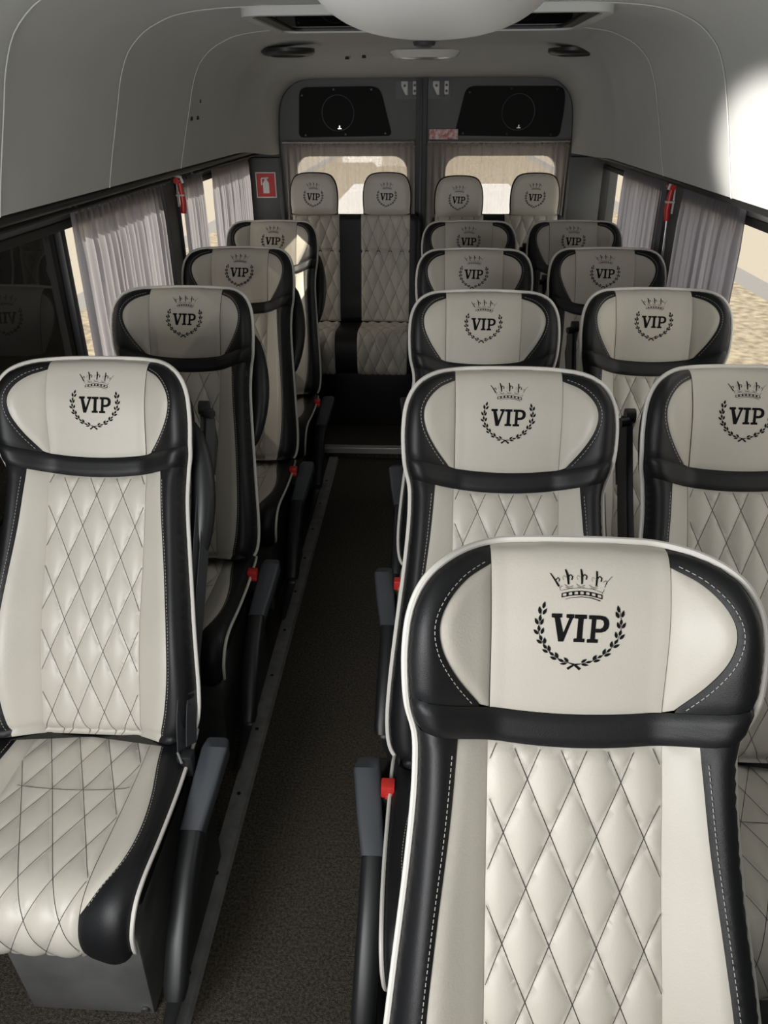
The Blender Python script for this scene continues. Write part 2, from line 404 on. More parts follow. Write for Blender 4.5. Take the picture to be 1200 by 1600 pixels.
def make_backrest(parent):
    hO = hback(OUT)
    sh = shell('backrest', OUT, bmap, hO, BLACK, parent, .075)
    hp = patch('headrest_panel', P_head, .007, bmap, hback, CREAM, sh, .003, .005)
    tag(hp, 'cream leather panel with black embroidery')
    add_emblem('embroidered_emblem', bmap, hback, 0, (600/6+27)/1290-.005, 1/7900, sh)
    for s in (1, -1):
        f = (lambda P: P) if s > 0 else mir
        patch('headrest_wing', f(P_lobe), .007, bmap, hback, CREAM, sh, .005, .006)
        patch('headrest_bolster', f(P_bol), .007, bmap, hback, BLACK, sh, .003, .006)
        patch('side_panel', f(P_side), .009, bmap, hback, CREAM, sh, .004, .006)
        patch('side_bolster', f(P_sbol), .009, bmap, hback, BLACK, sh, .003, .006)
    patch('neck_band', P_band, .007, bmap, lambda P: hback(P)+.004, BLACK, sh, .006, .005)
    ql = quilt_lines(-QH, QH, .226, .795, ph=.03)
    ql = [[p for p in l if p[1] > vb(p[0])+.001] for l in ql]; ql = [l for l in ql if len(l) > 2]
    patch('quilted_panel', P_quilt, .0075, bmap, hback, CREAM, sh, .003, .005, ql, puff(.0065, ph=.03))
    mb = MB()
    for l in ql: ribbon(mb, l, .0010, bmap, hback, .0010, .0004)
    mb.build('quilt_stitching', DTHREAD, sh)
    for s in (1, -1):
        for cv, o in ((sidec, .0055), (lobe, .0055)):
            mb = MB(); T = np.gradient(cv, axis=0); T /= np.linalg.norm(T, axis=1)[:, None]; N = np.stack([T[:, 1], -T[:, 0]], 1)
            Q = cv+N*o
            dashes(mb, (Q*[s, 1])[2:-2], bmap, hback)
            mb.build('bolster_stitching', THREAD, sh)
    mb = MB(); edge = [p for p in OUT if p[1] < .775]
    r_ = [p for p in HR if p[1] < .785]
    path = np.array([(-a, b) for a, b in r_[::-1]]+[tuple(p) for p in r_[1:]])
    ring_tube(mb, path, bmap, hback(path), .0045, .001)
    mb.build('piping', PIPE, sh, smooth=True)
    return sh

# cushion surface: u across, s along the profile from the back to under the front roll
prof = spline([(.07, .445), (.0, .452), (-.12, .450), (-.24, .456), (-.325, .460), (-.375, .447), (-.403, .412), (-.404, .368), (-.388, .335), (-.355, .318)], 10)
pd = np.r_[0, np.cumsum(np.linalg.norm(np.diff(prof, axis=0), axis=1))]; SL = pd[-1]
pt = np.gradient(prof, axis=0); pt /= np.linalg.norm(pt, axis=1)[:, None]
def cmap(u, s, h):
    y, z = np.interp(s, pd, prof[:, 0]), np.interp(s, pd, prof[:, 1]); ty, tz = np.interp(s, pd, pt[:, 0]), np.interp(s, pd, pt[:, 1])
    return (u, y+tz*h*1.0, z-ty*h)
def s_of_y(y): return float(np.interp(-y, -prof[:60, 0], pd[:60]))
CW = .212
ch = [(0, 0), (.17, 0), (.200, .01), (CW, .05), (CW+.004, .15), (CW+.006, .30), (CW+.004, .42), (CW, .50), (.205, .57), (.185, SL-.002), (.15, SL), (0, SL)]
CHR = resample(spline(ch, 8), .008)
COUT = np.vstack([CHR, (CHR*[-1, 1])[::-1][1:-1]])
def hcush(P):
    P = np.array(P); u, s = P[:, 0], P[:, 1]
    h = .020*smooth01((np.abs(u)/.2-.55)/.35)*(1-.4*smooth01((s-.42)/.1))
    d = dist_poly(P, COUT); q = np.clip(1-d/.035, 0, 1)
    return h-.022*(1-np.sqrt(np.clip(1-q*q, 0, 1)))
def make_cushion(parent, qh=.125, width=1.):
    sh = shell('cushion', COUT, cmap, hcush(COUT), BLACK, parent, .05)
    s_p = s_of_y(-.365)
    Pq = [(-qh, .02), (qh, .02), (qh, s_p), (qh, SL-.01), (-qh, SL-.01), (-qh, s_p)]
    ql = quilt_lines(-qh, qh, .02, SL-.01, .062, .135)
    patch('quilted_panel', Pq, .008, cmap, hcush, CREAM, sh, .003, .005, ql, puff(.006, .062, .135))
    mb = MB()
    for l in ql: ribbon(mb, l, .0010, cmap, hcush, .0010, .0004)
    s_x = s_of_y(-.130); xs = [(u, s_x-.010*(1-(u/qh)**2)*-1) for u in np.linspace(-qh*.8, qh, 20)]
    ribbon(mb, xs, .0016, cmap, hcush, .0062, .0006)
    mb.build('quilt_stitching', DTHREAD, sh)
    oc = spline([(.149, .02), (.160, s_of_y(-.06)), (.178, s_of_y(-.16)), (.184, s_of_y(-.24)), (.176, s_of_y(-.31)), (.150, s_of_y(-.355)), (qh+.001, s_of_y(-.385))], 8)
    for k in (1, -1):
        f = (lambda P: P) if k > 0 else mir
        patch('side_panel', f([(qh, .02)]+[tuple(p) for p in oc]), .009, cmap, hcush, CREAM, sh, .004, .006)
        bol = [tuple(p) for p in oc]+[(qh, SL-.01)]+[(.15, SL)]+[tuple(p) for p in CHR[::-1] if p[0] > .16]+[(.149, .002)]
        patch('side_bolster', f(bol), .009, cmap, hcush, BLACK, sh, .003, .006)
    for k in (1, -1):
        mb = MB(); dashes(mb, (oc+[.005, 0])[1:-3]*[k, 1], cmap, hcush); mb.build('bolster_stitching', THREAD, sh)
    for k in (1, -1):
        mb = MB(); e = np.array([p for p in CHR if p[0] > .182 and p[1] > .02])*[k, 1]
        ring_tube(mb, e, cmap, hcush(e), .0040, .001); mb.build('piping', PIPE, sh, smooth=True)
    return sh

def bar(mb, path, wx, hz, n=10, power=3.2, cx=0):
    """tapered bar with rounded section in the y-z plane; path of (y, z, width, height)"""
    rings = []
    N = len(path)
    for i, (x, y, z, a, b) in enumerate(path):
        p0, p1 = path[max(0, i-1)], path[min(N-1, i+1)]
        t = Vector((0, p1[1]-p0[1], p1[2]-p0[2])).normalized(); nrm = Vector((0, -t.z, t.y))
        ring = []
        for k in range(n*2):
            an = 2*PI*k/(n*2); c_, s_ = math.cos(an), math.sin(an)
            ring.append(Vector((x, y, z))+Vector((1, 0, 0))*a*math.copysign(abs(c_)**(2/power), c_)+nrm*b*math.copysign(abs(s_)**(2/power), s_))
        rings.append(ring)
    m = n*2
    V = [v for r in rings for v in r]
    F = [(i*m+k, i*m+(k+1) % m, (i+1)*m+(k+1) % m, (i+1)*m+k) for i in range(N-1) for k in range(m)]
    F += [tuple(range(m))[::-1], tuple((N-1)*m+k for k in range(m))]
    mb.add(V, F)

def make_cover(parent, s):    # s=+1 aisle on the right
    mb = MB()
    A = [(.165, .06, .02), (.165, .10, .30), (.225, .06, .41), (.236, .0, .425), (.236, -.15, .345), (.230, -.36, .165), (.195, -.385, .02)]
    A = [(.195 if z < .1 else x, y, z) for x, y, z in A]
    B = [(x+(.02 if z < .1 else .03), y, z) for x, y, z in A]
    mb.prism([(s*x, y, z) for x, y, z in A], [(s*x, y, z) for x, y, z in B])
    o = mb.build('side_cover', PLASTB, parent, bevel=.006)
    mb = MB()
    bar(mb, [(s*.264, .005, .440, .024, .020), (s*.266, -.018, .447, .028, .022), (s*.256, -.09, .408, .026, .022), (s*.246, -.155, .370, .023, .022)], 0, 0, power=5)
    a = mb.build('armrest', PLAST, parent, smooth=True)
    mb = MB()
    bar(mb, [(s*.246, -.153, .371, .0225, .0215), (s*.246, -.22, .332, .023, .024), (s*.249, -.30, .266, .023, .024), (s*.252, -.36, .208, .022, .020), (s*.252, -.376, .192, .018, .016)], 0, 0, power=2.8)
    mb.build('armrest_grip', PLASTB, a, smooth=True)
    return o
def crescent(parent, s):
    V = []; F = []; n = 12; N = 14
    mb = MB(); P = []; R = []
    for k in range(N):
        q = k/(N-1); v = .13+.34*q
        P.append(bmap(s*(.186+.026*math.sin(PI*q)**.7), v, -.055)); R.append(.006+.020*math.sin(PI*q)**.6)
    mb.tube(P, R, 12); return mb.build('belt_cover', PLASTB, parent, smooth=True)
def strap(P, wd, nrm):
    P = spline(P, 6); V = []; nrm = Vector(nrm).normalized(); n = len(P)
    for i, p in enumerate(P):
        t = Vector(P[min(i+1, n-1)]-P[max(i-1, 0)]).normalized(); b = t.cross(nrm).normalized()*wd/2; q = Vector(p)
        V += [q-b-nrm*.0008, q+b-nrm*.0008, q+b+nrm*.0008, q-b+nrm*.0008]
    F = [(i*4+k, i*4+(k+1) % 4, i*4+4+(k+1) % 4, i*4+4+k) for i in range(n-1) for k in range(4)]+[(0, 1, 2, 3), (4*n-4, 4*n-1, 4*n-2, 4*n-3)]
    return V, F
def make_belt(parent, s, tongue=True, knob=True):
    if knob:
        mb = MB()
        mb.tube([(s*.192, .40, 1.048), (s*.212, .40, 1.048)], .016, 14); mb.tube([(s*.208, .385, 1.042), (s*.226, .380, 1.040)], .010, 12)
        mb.tube([(s*.200, .415, 1.04), (s*.210, .40, .97), (s*.210, .37, .90)], [.016, .014, .008], 10)
        g = mb.build('belt_guide', PLASTB, parent, smooth=True)
    MB().add(*strap([(s*.206, .385, 1.03), (s*.209, .27, .88), (s*.209, .12, .70), (s*.205, .0, .56), (s*.208, -.045, .478)], .036, (s*1, -.30, 0))).build('belt_webbing', WEB, parent)
    if knob: MB().add(*strap([(s*.216, .395, 1.03), (s*.219, .29, .88), (s*.220, .14, .70), (s*.220, .02, .56), (s*.222, -.030, .478)], .036, (s*1, -.35, 0))).build('belt_webbing', WEB, parent)
    if tongue:
        m = MB().box(s*.216-.016, s*.216+.016, -.068, -.040, .425, .478); b = m.build('buckle', PLASTB, parent, bevel=.004)
        m = MB(); m.tube([(s*.216-.014, -.058, .482), (s*.216-.002, -.075, .470)], .0028, 8); m.build('tongue', STEEL, b, smooth=True)
def make_buckle(parent, s):
    b = MB().box(s*.222-.014, s*.222+.014, -.070, -.046, .40, .452).build('buckle', PLASTB, parent, bevel=.003)
    mb = MB(); mb.box(s*.222-.0135, s*.222+.0135, -.075, -.048, .440, .468); mb.box(s*.222-.006, s*.222+.0135, -.080, -.062, .440, .452)
    tag(mb.build('release_button', RED, b, bevel=.003), 'red buckle release button')
def make_pedestal(parent, s):
    mb = MB()
    lo = [(-.09, -.305), (.165, -.305), (.165, .0), (-.09, .0)]; hi = [(-.095, -.325), (.180, -.325), (.180, .05), (-.095, .05)]
    mb.prism([(s*x, y, .004) for x, y in lo], [(s*x, y, .345) for x, y in hi])
    o = mb.build('pedestal', PEDM, parent, bevel=.008)
    mb = MB(); mb.tube([(s*.15, -.309, .03), (s*.15, -.314, .03)], .008, 10); mb.build('bolt', STEEL, o)
    mb = MB().box(-.19, .19, -.30, .10, .345, .395); mb.build('seat_frame', PLASTB, parent, bevel=.006)

base = empty('passenger_seat')
bk = make_backrest(base); cu = make_cushion(base)
def variant(kind):
    """aisle/belt arrangement of one seat type"""
    r = empty('passenger_seat')
    for ch in list(base.children): copy_tree(ch, r)
    if kind == 'left': crescent(r, 1); make_cover(r, 1); make_belt(r, 1, True); make_pedestal(r, 1)
    if kind == 'left2': crescent(r, 1); make_cover(r, 1); make_buckle(r, 1); make_pedestal(r, 1)
    if kind == 'aisle': make_cover(r, -1); make_belt(r, 1, False, False); make_buckle(r, -1); make_pedestal(r, -1)
    if kind == 'window': make_belt(r, -1, False); make_pedestal(r, 1)
    return r
first = {}
def put(kind, x, y, label, group):
    if kind not in first: first[kind] = variant(kind); r = first[kind]
    else: r = copy_tree(first[kind])
    r.location = (x, y, 0); tag(r, label, 'seat', group); return r
GL, GA, GW = 'single seats left of the aisle', 'seats right of the aisle', 'window seats on the right'
ordn = ['', 'first', 'second', 'third', 'fourth']
put('left', -.689, 1.172, 'bright cream and black leather seat at front left, its quilted cushion showing', GL)
put('left2', -.706, 1.885, 'left-hand leather seat second from the front, behind the bright front one', GL)
put('left2', -.700, 2.58, 'left-hand leather seat third from the front, small red buckle by its cushion', GL)
put('left2', -.708, 3.30, 'rearmost single leather seat on the left, half hidden before the rear bench', GL)
put('aisle', .188, .443, 'largest cream and black leather seat, in the right foreground', GA)
put('aisle', .163, 1.132, 'aisle seat right of the gangway, directly behind the foreground seat', GA)
put('aisle', .156, 1.855, 'right-hand aisle seat third from the front', GA)
put('aisle', .162, 2.562, 'right-hand aisle seat fourth from the front, only its headrest clear', GA)
put('aisle', .174, 3.30, 'rearmost right-hand aisle seat, dim headrest below the bench headrests', GA)
put('window', .634, 1.160, 'window seat at the right edge, partly cut off by the frame', GW)
put('window', .637, 1.895, 'right window seat second from the front, beside the drawn grey curtain', GW)
put('window', .636, 2.585, 'right window seat third from the front, under the red hammer on its pillar', GW)
put('window', .638, 3.31, 'rearmost right window seat, dim headrest beside the rear side window', GW)
for ch in list(base.children_recursive): bpy.data.objects.remove(ch)
bpy.data.objects.remove(base)

# ------------------------------------------------------------ rear bench
BR = math.radians(9); BL = .555; BZ = .575
def bench(x0, x1, cols, heads, label, ztop=0.):
    t = tag(empty('bench_seat', ((x0+x1)/2, 4.17, 0)), label, 'bench seat', 'rear bench seats'); cx = (x0+x1)/2; hw = (x1-x0)/2
    def m2(u, v, h): tt = BL+ztop-v; return (u, tt*math.sin(BR)-h*math.cos(BR), BZ+tt*math.cos(BR)+h*math.sin(BR))
    L = BL+ztop
    out = resample(spline([(-hw, .05), (-hw+.02, .01), (-hw+.06, 0), (0, 0), (hw-.06, 0), (hw-.02, .01), (hw, .05), (hw, L/2), (hw, L), (0, L), (-hw, L), (-hw, L/2)], 8, closed=True), .015, True)
    def h2(P):
        P = np.array(P); d = dist_poly(P, out); q = np.clip(1-d/.03, 0, 1)
        return .012*np.exp(-((P[:, 1]-.45)/.08)**2)-.02*(1-np.sqrt(np.clip(1-q*q, 0, 1)))
    b = shell('backrest', out, m2, h2(out), BLACK, t, .07)
    # black padded front
    patch('centre_pad', [tuple(p) for p in out], .016, m2, h2, BLACK, b, 0, .01)
    for (a0, a1) in cols:
        a0 -= cx; a1 -= cx
        ql = quilt_lines(a0, a1, .005, L-.01, .062, .15, .02)
        pu = puff(.006, .062, .15, .02)
        patch('quilted_panel', [(a0, .004), (a1, .004), (a1, L-.008), (a0, L-.008)], .01, m2, lambda P: h2(P)+.006, CREAM, b, .004, .005, ql,
              lambda P, d: pu(P, d)-.008*np.exp(-((P[:, 1]-.185)/.008)**2))
        mb = MB()
        for l in ql: ribbon(mb, l, .0013, m2, lambda P: h2(P)+.006, .0003, .0004)
        ribbon(mb, [(a, .185) for a in np.linspace(a0+.004, a1-.004, 12)], .002, m2, lambda P: h2(P)+.006, -.006, .0006)
        mb.build('quilt_stitching', DTHREAD, b)
    # cushion with a fat front roll
    pr = spline([(.02, .575), (-.10, .580), (-.20, .590), (-.262, .592), (-.305, .570), (-.322, .520), (-.322, .45), (-.310, .40), (-.285, .375)], 8)
    d_ = np.r_[0, np.cumsum(np.linalg.norm(np.diff(pr, axis=0), axis=1))]; tg = np.gradient(pr, axis=0); tg /= np.linalg.norm(tg, axis=1)[:, None]
    def c2(u, s, h): return (u, np.interp(s, d_, pr[:, 0])+np.interp(s, d_, tg[:, 1])*h, np.interp(s, d_, pr[:, 1])-np.interp(s, d_, tg[:, 0])*h)
    SB = d_[-1]
    o2 = resample([(-hw, 0), (hw, 0), (hw, SB), (-hw, SB)], .02, True)
    hh = lambda P: np.zeros(len(P))-.012*np.clip(1-dist_poly(P, o2)/.02, 0, 1)**2
    c = shell('cushion', o2, c2, hh(o2), BLACK, t, .06)
    patch('centre_pad', [tuple(p) for p in o2], .018, c2, hh, BLACK, c, 0, .01)
    for (a0, a1) in cols:
        a0 -= cx; a1 -= cx
        ql = quilt_lines(a0, a1, .03, SB-.01, .062, .15, .04); pu2 = puff(.007, .062, .15, .04)
        patch('quilted_panel', [(a0, .03), (a1, .03), (a1, SB-.008), (a0, SB-.008)], .01, c2, lambda P: hh(P)+.005, CREAM, c, .004, .005, ql, pu2)
        mb = MB()
        for l in ql: ribbon(mb, l, .0013, c2, lambda P: hh(P)+.005, .0003, .0004)
        mb.build('quilt_stitching', DTHREAD, c)
    MB().box(-hw+.03, hw-.03, -.20, .04, .051, .50).build('seat_base', PLASTB, t, bevel=.01)
    # headrests
    for hx, hz in heads:
        hx -= cx
        a = .124; o3 = spline([(-.112, .205), (-a, .18), (-a-.002, .10), (-.112, .04), (-.078, .008), (0, 0), (.078, .008), (.112, .04), (a+.002, .10), (a, .18), (.112, .205), (0, .208)], 6, closed=True)
        def m3(u, v, h, hx=hx, hz=hz): return (hx+u, .105+(.2-v)*.06-h, hz-v)
        def h3(P):
            d = dist_poly(P, o3); q = np.clip(1-d/.04, 0, 1); return .03-.018*(1-np.sqrt(np.clip(1-q*q, 0, 1)))
        hd = shell('headrest', o3, m3, h3(o3), BLACK, t, .05)
        inn = [(p[0]*.955, .104+(p[1]-.104)*.955) for p in o3]
        patch('headrest_face', inn, .010, m3, lambda P: h3(P)+.003, CREAM, hd, .004, .004)
        add_emblem('embroidered_emblem', m3, lambda P: h3(P)+.003, 0, .106, 1/8000, hd)
        mb = MB()
        for s in (-.05, .05): mb.tube([(hx+s, .10, hz-.19), (hx+s, .09, hz-.26)], .006, 8)
        mb.build('headrest_post', STEEL, hd, smooth=True)
    return t
bench(-.737, -.050, [(-.720, -.475), (-.360, -.105)], [(-.605, 1.322), (-.225, 1.322)], 'left half of the rear bench in front of the left rear door')
bench(.005, .695, [(.025, .275), (.385, .655)], [(.145, 1.306), (.533, 1.318)], 'right half of the rear bench in front of the right rear door')

# ------------------------------------------------------------ shell of the van
CX = -.04
def strct(o): o['kind'] = 'structure'; return o
strct(MB().box(-.99, .93, -1.3, 4.6, -.06, 0).build('floor', CARPET))
# raised rear floor with a metal edge
strct(MB().box(-.955, .885, 3.66, 4.6, .0, .05).build('trim_1', CARPET))
full = [(.79, 1.448), (.782, 1.48), (.765, 1.54), (.750, 1.59), (.735, 1.64), (.722, 1.685), (.705, 1.725), (.690, 1.75), (.665, 1.775), (.640, 1.793), (.610, 1.807), (.575, 1.820), (.53, 1.828), (.48, 1.833), (.42, 1.836), (.28, 1.838), (.14, 1.839), (0, 1.839)]
fs = resample(spline(full, 3), .02)
inner = [(.758, 1.40), (.757, 1.44), (.755, 1.50), (.752, 1.55), (.748, 1.59), (.742, 1.625), (.728, 1.66), (.706, 1.69), (.675, 1.715), (.64, 1.732), (.60, 1.740), (.56, 1.742), (.50, 1.743), (.44, 1.744), (.36, 1.744), (.24, 1.745), (.12, 1.745), (0, 1.745)]
ins = resample(spline(inner, 3), .02); ins = np.stack([np.interp(np.linspace(0, 1, len(fs)), np.linspace(0, 1, len(ins)), ins[:, k]) for k in (0, 1)], 1)
def ring(Y):
    k = float(smooth01((Y-3.55)/(4.40-3.55))); P = fs*(1-k)+ins*k
    if Y < 3.9:  # soft swells of the lining between its ribs
        seams = [-.4, .3, .95, 1.53, 2.10, 2.74, 3.40, 4.1]
        for a, b in zip(seams[:-1], seams[1:]):
            if a <= Y < b:
                q = math.sin(PI*(Y-a)/(b-a))**.5; wv = np.clip((P[:, 1]-1.47)/.1, 0, 1); P = P*[1, 1]; P[:, 0] *= 1+.005*q*wv; P[:, 1] += .003*q*wv
    return P
def full_ring(Y):
    P = ring(Y); dz = lambda z: .026*float(smooth01((1.64-z)/.16))*(1-float(smooth01((Y-3.7)/.6)))
    return [(CX-p[0], Y, p[1]) for p in P]+[(CX+p[0], Y, p[1]-dz(p[1])) for p in P[::-1][1:]]
Ys = sorted(set([-1.3, -.9]+[round(y, 3) for y in np.arange(-.4, 4.40, .04)]+[4.41]))
rings = [full_ring(y) for y in Ys]; n = len(rings[0])
nl = int(n*.36)
def loft(i0, i1, name):
    V = [r[i] for r in rings for i in range(i0, i1)]; m = i1-i0
    F = [(a*m+k, a*m+k+1, (a+1)*m+k+1, (a+1)*m+k) for a in range(len(rings)-1) for k in range(m-1)]
    return strct(mesh(name, V, F, LINING))
loft(0, n, 'ceiling')
# outer skin so no daylight leaks through the lining
mb = MB(); mb.box(-1.05, .97, -1.35, 4.65, 1.90, 1.93); mb.box(-1.05, -.985, -1.35, 4.65, 1.40, 1.90); mb.box(.915, .97, -1.35, 4.65, 1.40, 1.90)
mb.box(-1.05, .97, -1.38, -1.3, 0, 1.93)  # solid front end added to shut out the sun, no windscreen opening
strct(mb.build('wall_outer', GREYM))
# seams of the lining
for k, Y in enumerate((1.53, 2.10, 2.74)):
    P = [((x-CX)*.997+CX, y, z-.001) for x, y, z in full_ring(Y)]
    mb = MB(); mb.tube(P, .0012, 6); strct(mb.build('trim_%d' % (k+2), LINING, smooth=True))
# side walls with windows
def side_wall(name, X, s, wins, ztop, frame_x):
    """X inner face, s=-1 left; wins list of (y0, y1); glass set back in rubber frames"""
    mb = MB(); x0, x1 = (X-.05, X) if s < 0 else (X, X+.05)
    mb.box(x0, x1, -1.3, 4.45, 0, .76); mb.box(x0, x1, -1.3, 4.45, ztop, 1.50)
    ys = [-1.3]+[a for w_ in wins for a in w_]+[4.45]
    for a, b in zip(ys[::2], ys[1::2]): mb.box(x0, x1, a, b, .76, ztop)
    # ledge that closes the gap up to the lining
    e = CX+s*.79
    zl = 0 if s < 0 else -.024
    mb.box(min(e, X), max(e, X), -1.3, 4.42, 1.452+zl, 1.462+zl)
    return strct(mb.build(name, GREYM))
side_wall('wall_left', -.955, -1, [(.75, 2.80), (3.05, 4.28)], 1.372, 0)
side_wall('wall_right', .885, 1, [(.75, 2.93), (3.18, 4.36)], 1.352, 0)
wn = 0
def window(X, s, y0, y1, ztop, parts):
    global wn; wn += 1
    t = strct(empty('window_%d' % wn, (X, (y0+y1)/2, .76))); yc = (y0+y1)/2
    def L(mb, *a): return mb
    mb = MB(); f = .022; xa, xb = (-.012, .012) if s > 0 else (-.012, .012); xo = s*.012
    z0, z1 = 0, ztop-.76
    for b in ((y0, y1, z0, z0+f), (y0, y1, z1-f, z1), (y0, y0+f, z0, z1), (y1-f, y1, z0, z1)):
        mb.box(xa-.008+xo, xb+.008+xo, b[0]-yc, b[1]-yc, b[2], b[3])
    for (a, b, m) in parts[:-1]: mb.box(xa+xo, xb+xo, b-.014-yc, b+.014-yc, z0, z1)
    mb.build('window_frame', RUBBER, t, bevel=.003)
    for (a, b, m) in parts:
        MB().box(s*.02-.002, s*.02+.002, a-yc, b-yc, z0+.01, z1-.01).build('pane', m, t)
    return t
window(-.955, -1, .75, 2.80, 1.372, [(.75, 2.06, TINT), (2.06, 2.80, GLASS)])
window(-.955, -1, 3.05, 4.28, 1.372, [(3.05, 4.28, GLASS)])
window(.885, 1, .75, 2.93, 1.352, [(.75, 2.93, GLASS)])
window(.885, 1, 3.18, 4.36, 1.352, [(3.18, 4.36, GLASS)])
# padded rail under the lining edge, above each row of windows
for s, nm, ln, y0 in ((-1, 'curtain_rail', 'dark curtain rail under the lining above the left windows', .9), (1, 'curtain_rail', 'dark curtain rail under the lining above the right windows', .9)):
    e = CX+s*.80; zl = 0 if s < 0 else -.024
    mb = MB(); mb.tube([(e+s*.012, -.9, 1.437+zl), (e+s*.012, 4.36, 1.437+zl)], .013, 10); mb.tube([(e+s*.045, .9, 1.408), (e+s*.045, 2.78+(.1 if s > 0 else 0), 1.408)], .006, 8)
    mb.tube([(e+s*.045, 3.06, 1.408), (e+s*.045, 4.30, 1.408)], .006, 8)
    for yy in (1.0, 2.0, 2.74, 3.1, 4.26): mb.box(e+s*.045-.004, e+s*.045+.004, yy-.006, yy+.006, 1.405, 1.452)
    tag(mb.build(nm, RUBBER, smooth=True), ln, 'curtain rail', 'curtain rails')

# rear wall, doors
YD = 4.42
dcx = -.06
def rr(x0, x1, z0, z1, r, n=6, corners=(1, 1, 1, 1)):
    P = []
    for (cx_, cz_, a0, k) in ((x1-r, z1-r, 0, 0), (x0+r, z1-r, 90, 1), (x0+r, z0+r, 180, 2), (x1-r, z0+r, 270, 3)):
        if corners[k]: P += [(cx_+r*math.cos(math.radians(a0+90*i/n)), cz_+r*math.sin(math.radians(a0+90*i/n))) for i in range(n+1)]
        else: P += [((x1 if k in (0, 3) else x0), (z1 if k in (0, 1) else z0))]
    return P
def slab(name, outer, holes, y0, y1, m, parent=None, oy=0):
    """flat panel in the x-z plane with openings, thickness y0..y1"""
    pts = [Vector(p) for p in outer]; E = [(i, (i+1) % len(outer)) for i in range(len(outer))]
    for h in holes:
        n0 = len(pts); pts += [Vector(p) for p in h]; E += [(n0+i, n0+(i+1) % len(h)) for i in range(len(h))]
    r = geometry.delaunay_2d_cdt(pts, E, [], 1, 1e-6); P = [tuple(v) for v in r[0]]; F = []
    for f in r[2]:
        c = np.mean([P[i] for i in f], 0)
        if not any(inside([c], h)[0] for h in holes): F.append(tuple(f))
    mb = MB(); n0 = len(P)
    mb.add([(x, y0, z) for x, z in P]+[(x, y1, z) for x, z in P], F+[tuple(i+n0 for i in f[::-1]) for f in F])
    k = len(mb.V)
    for lp in [outer]+list(holes):
        n = len(lp); mb.add([(x, y0, z) for x, z in lp]+[(x, y1, z) for x, z in lp], [(i, (i+1) % n, n+(i+1) % n, n+i) for i in range(n)])
    return mb.build(name, m, parent)
inr = [(CX-p[0], p[1]) for p in ins]+[(CX+p[0], p[1]) for p in ins[::-1][1:]]
strct(slab('wall_rear', [(-1.05, .05), (.97, .05), (.97, 1.93), (-1.05, 1.93)], [[(p[0], p[1]) for p in ([(CX-.758, .12)]+[(q[0], q[1]) for q in inr]+[(CX+.758, .12)])]], 4.405, 4.447, GREYM))
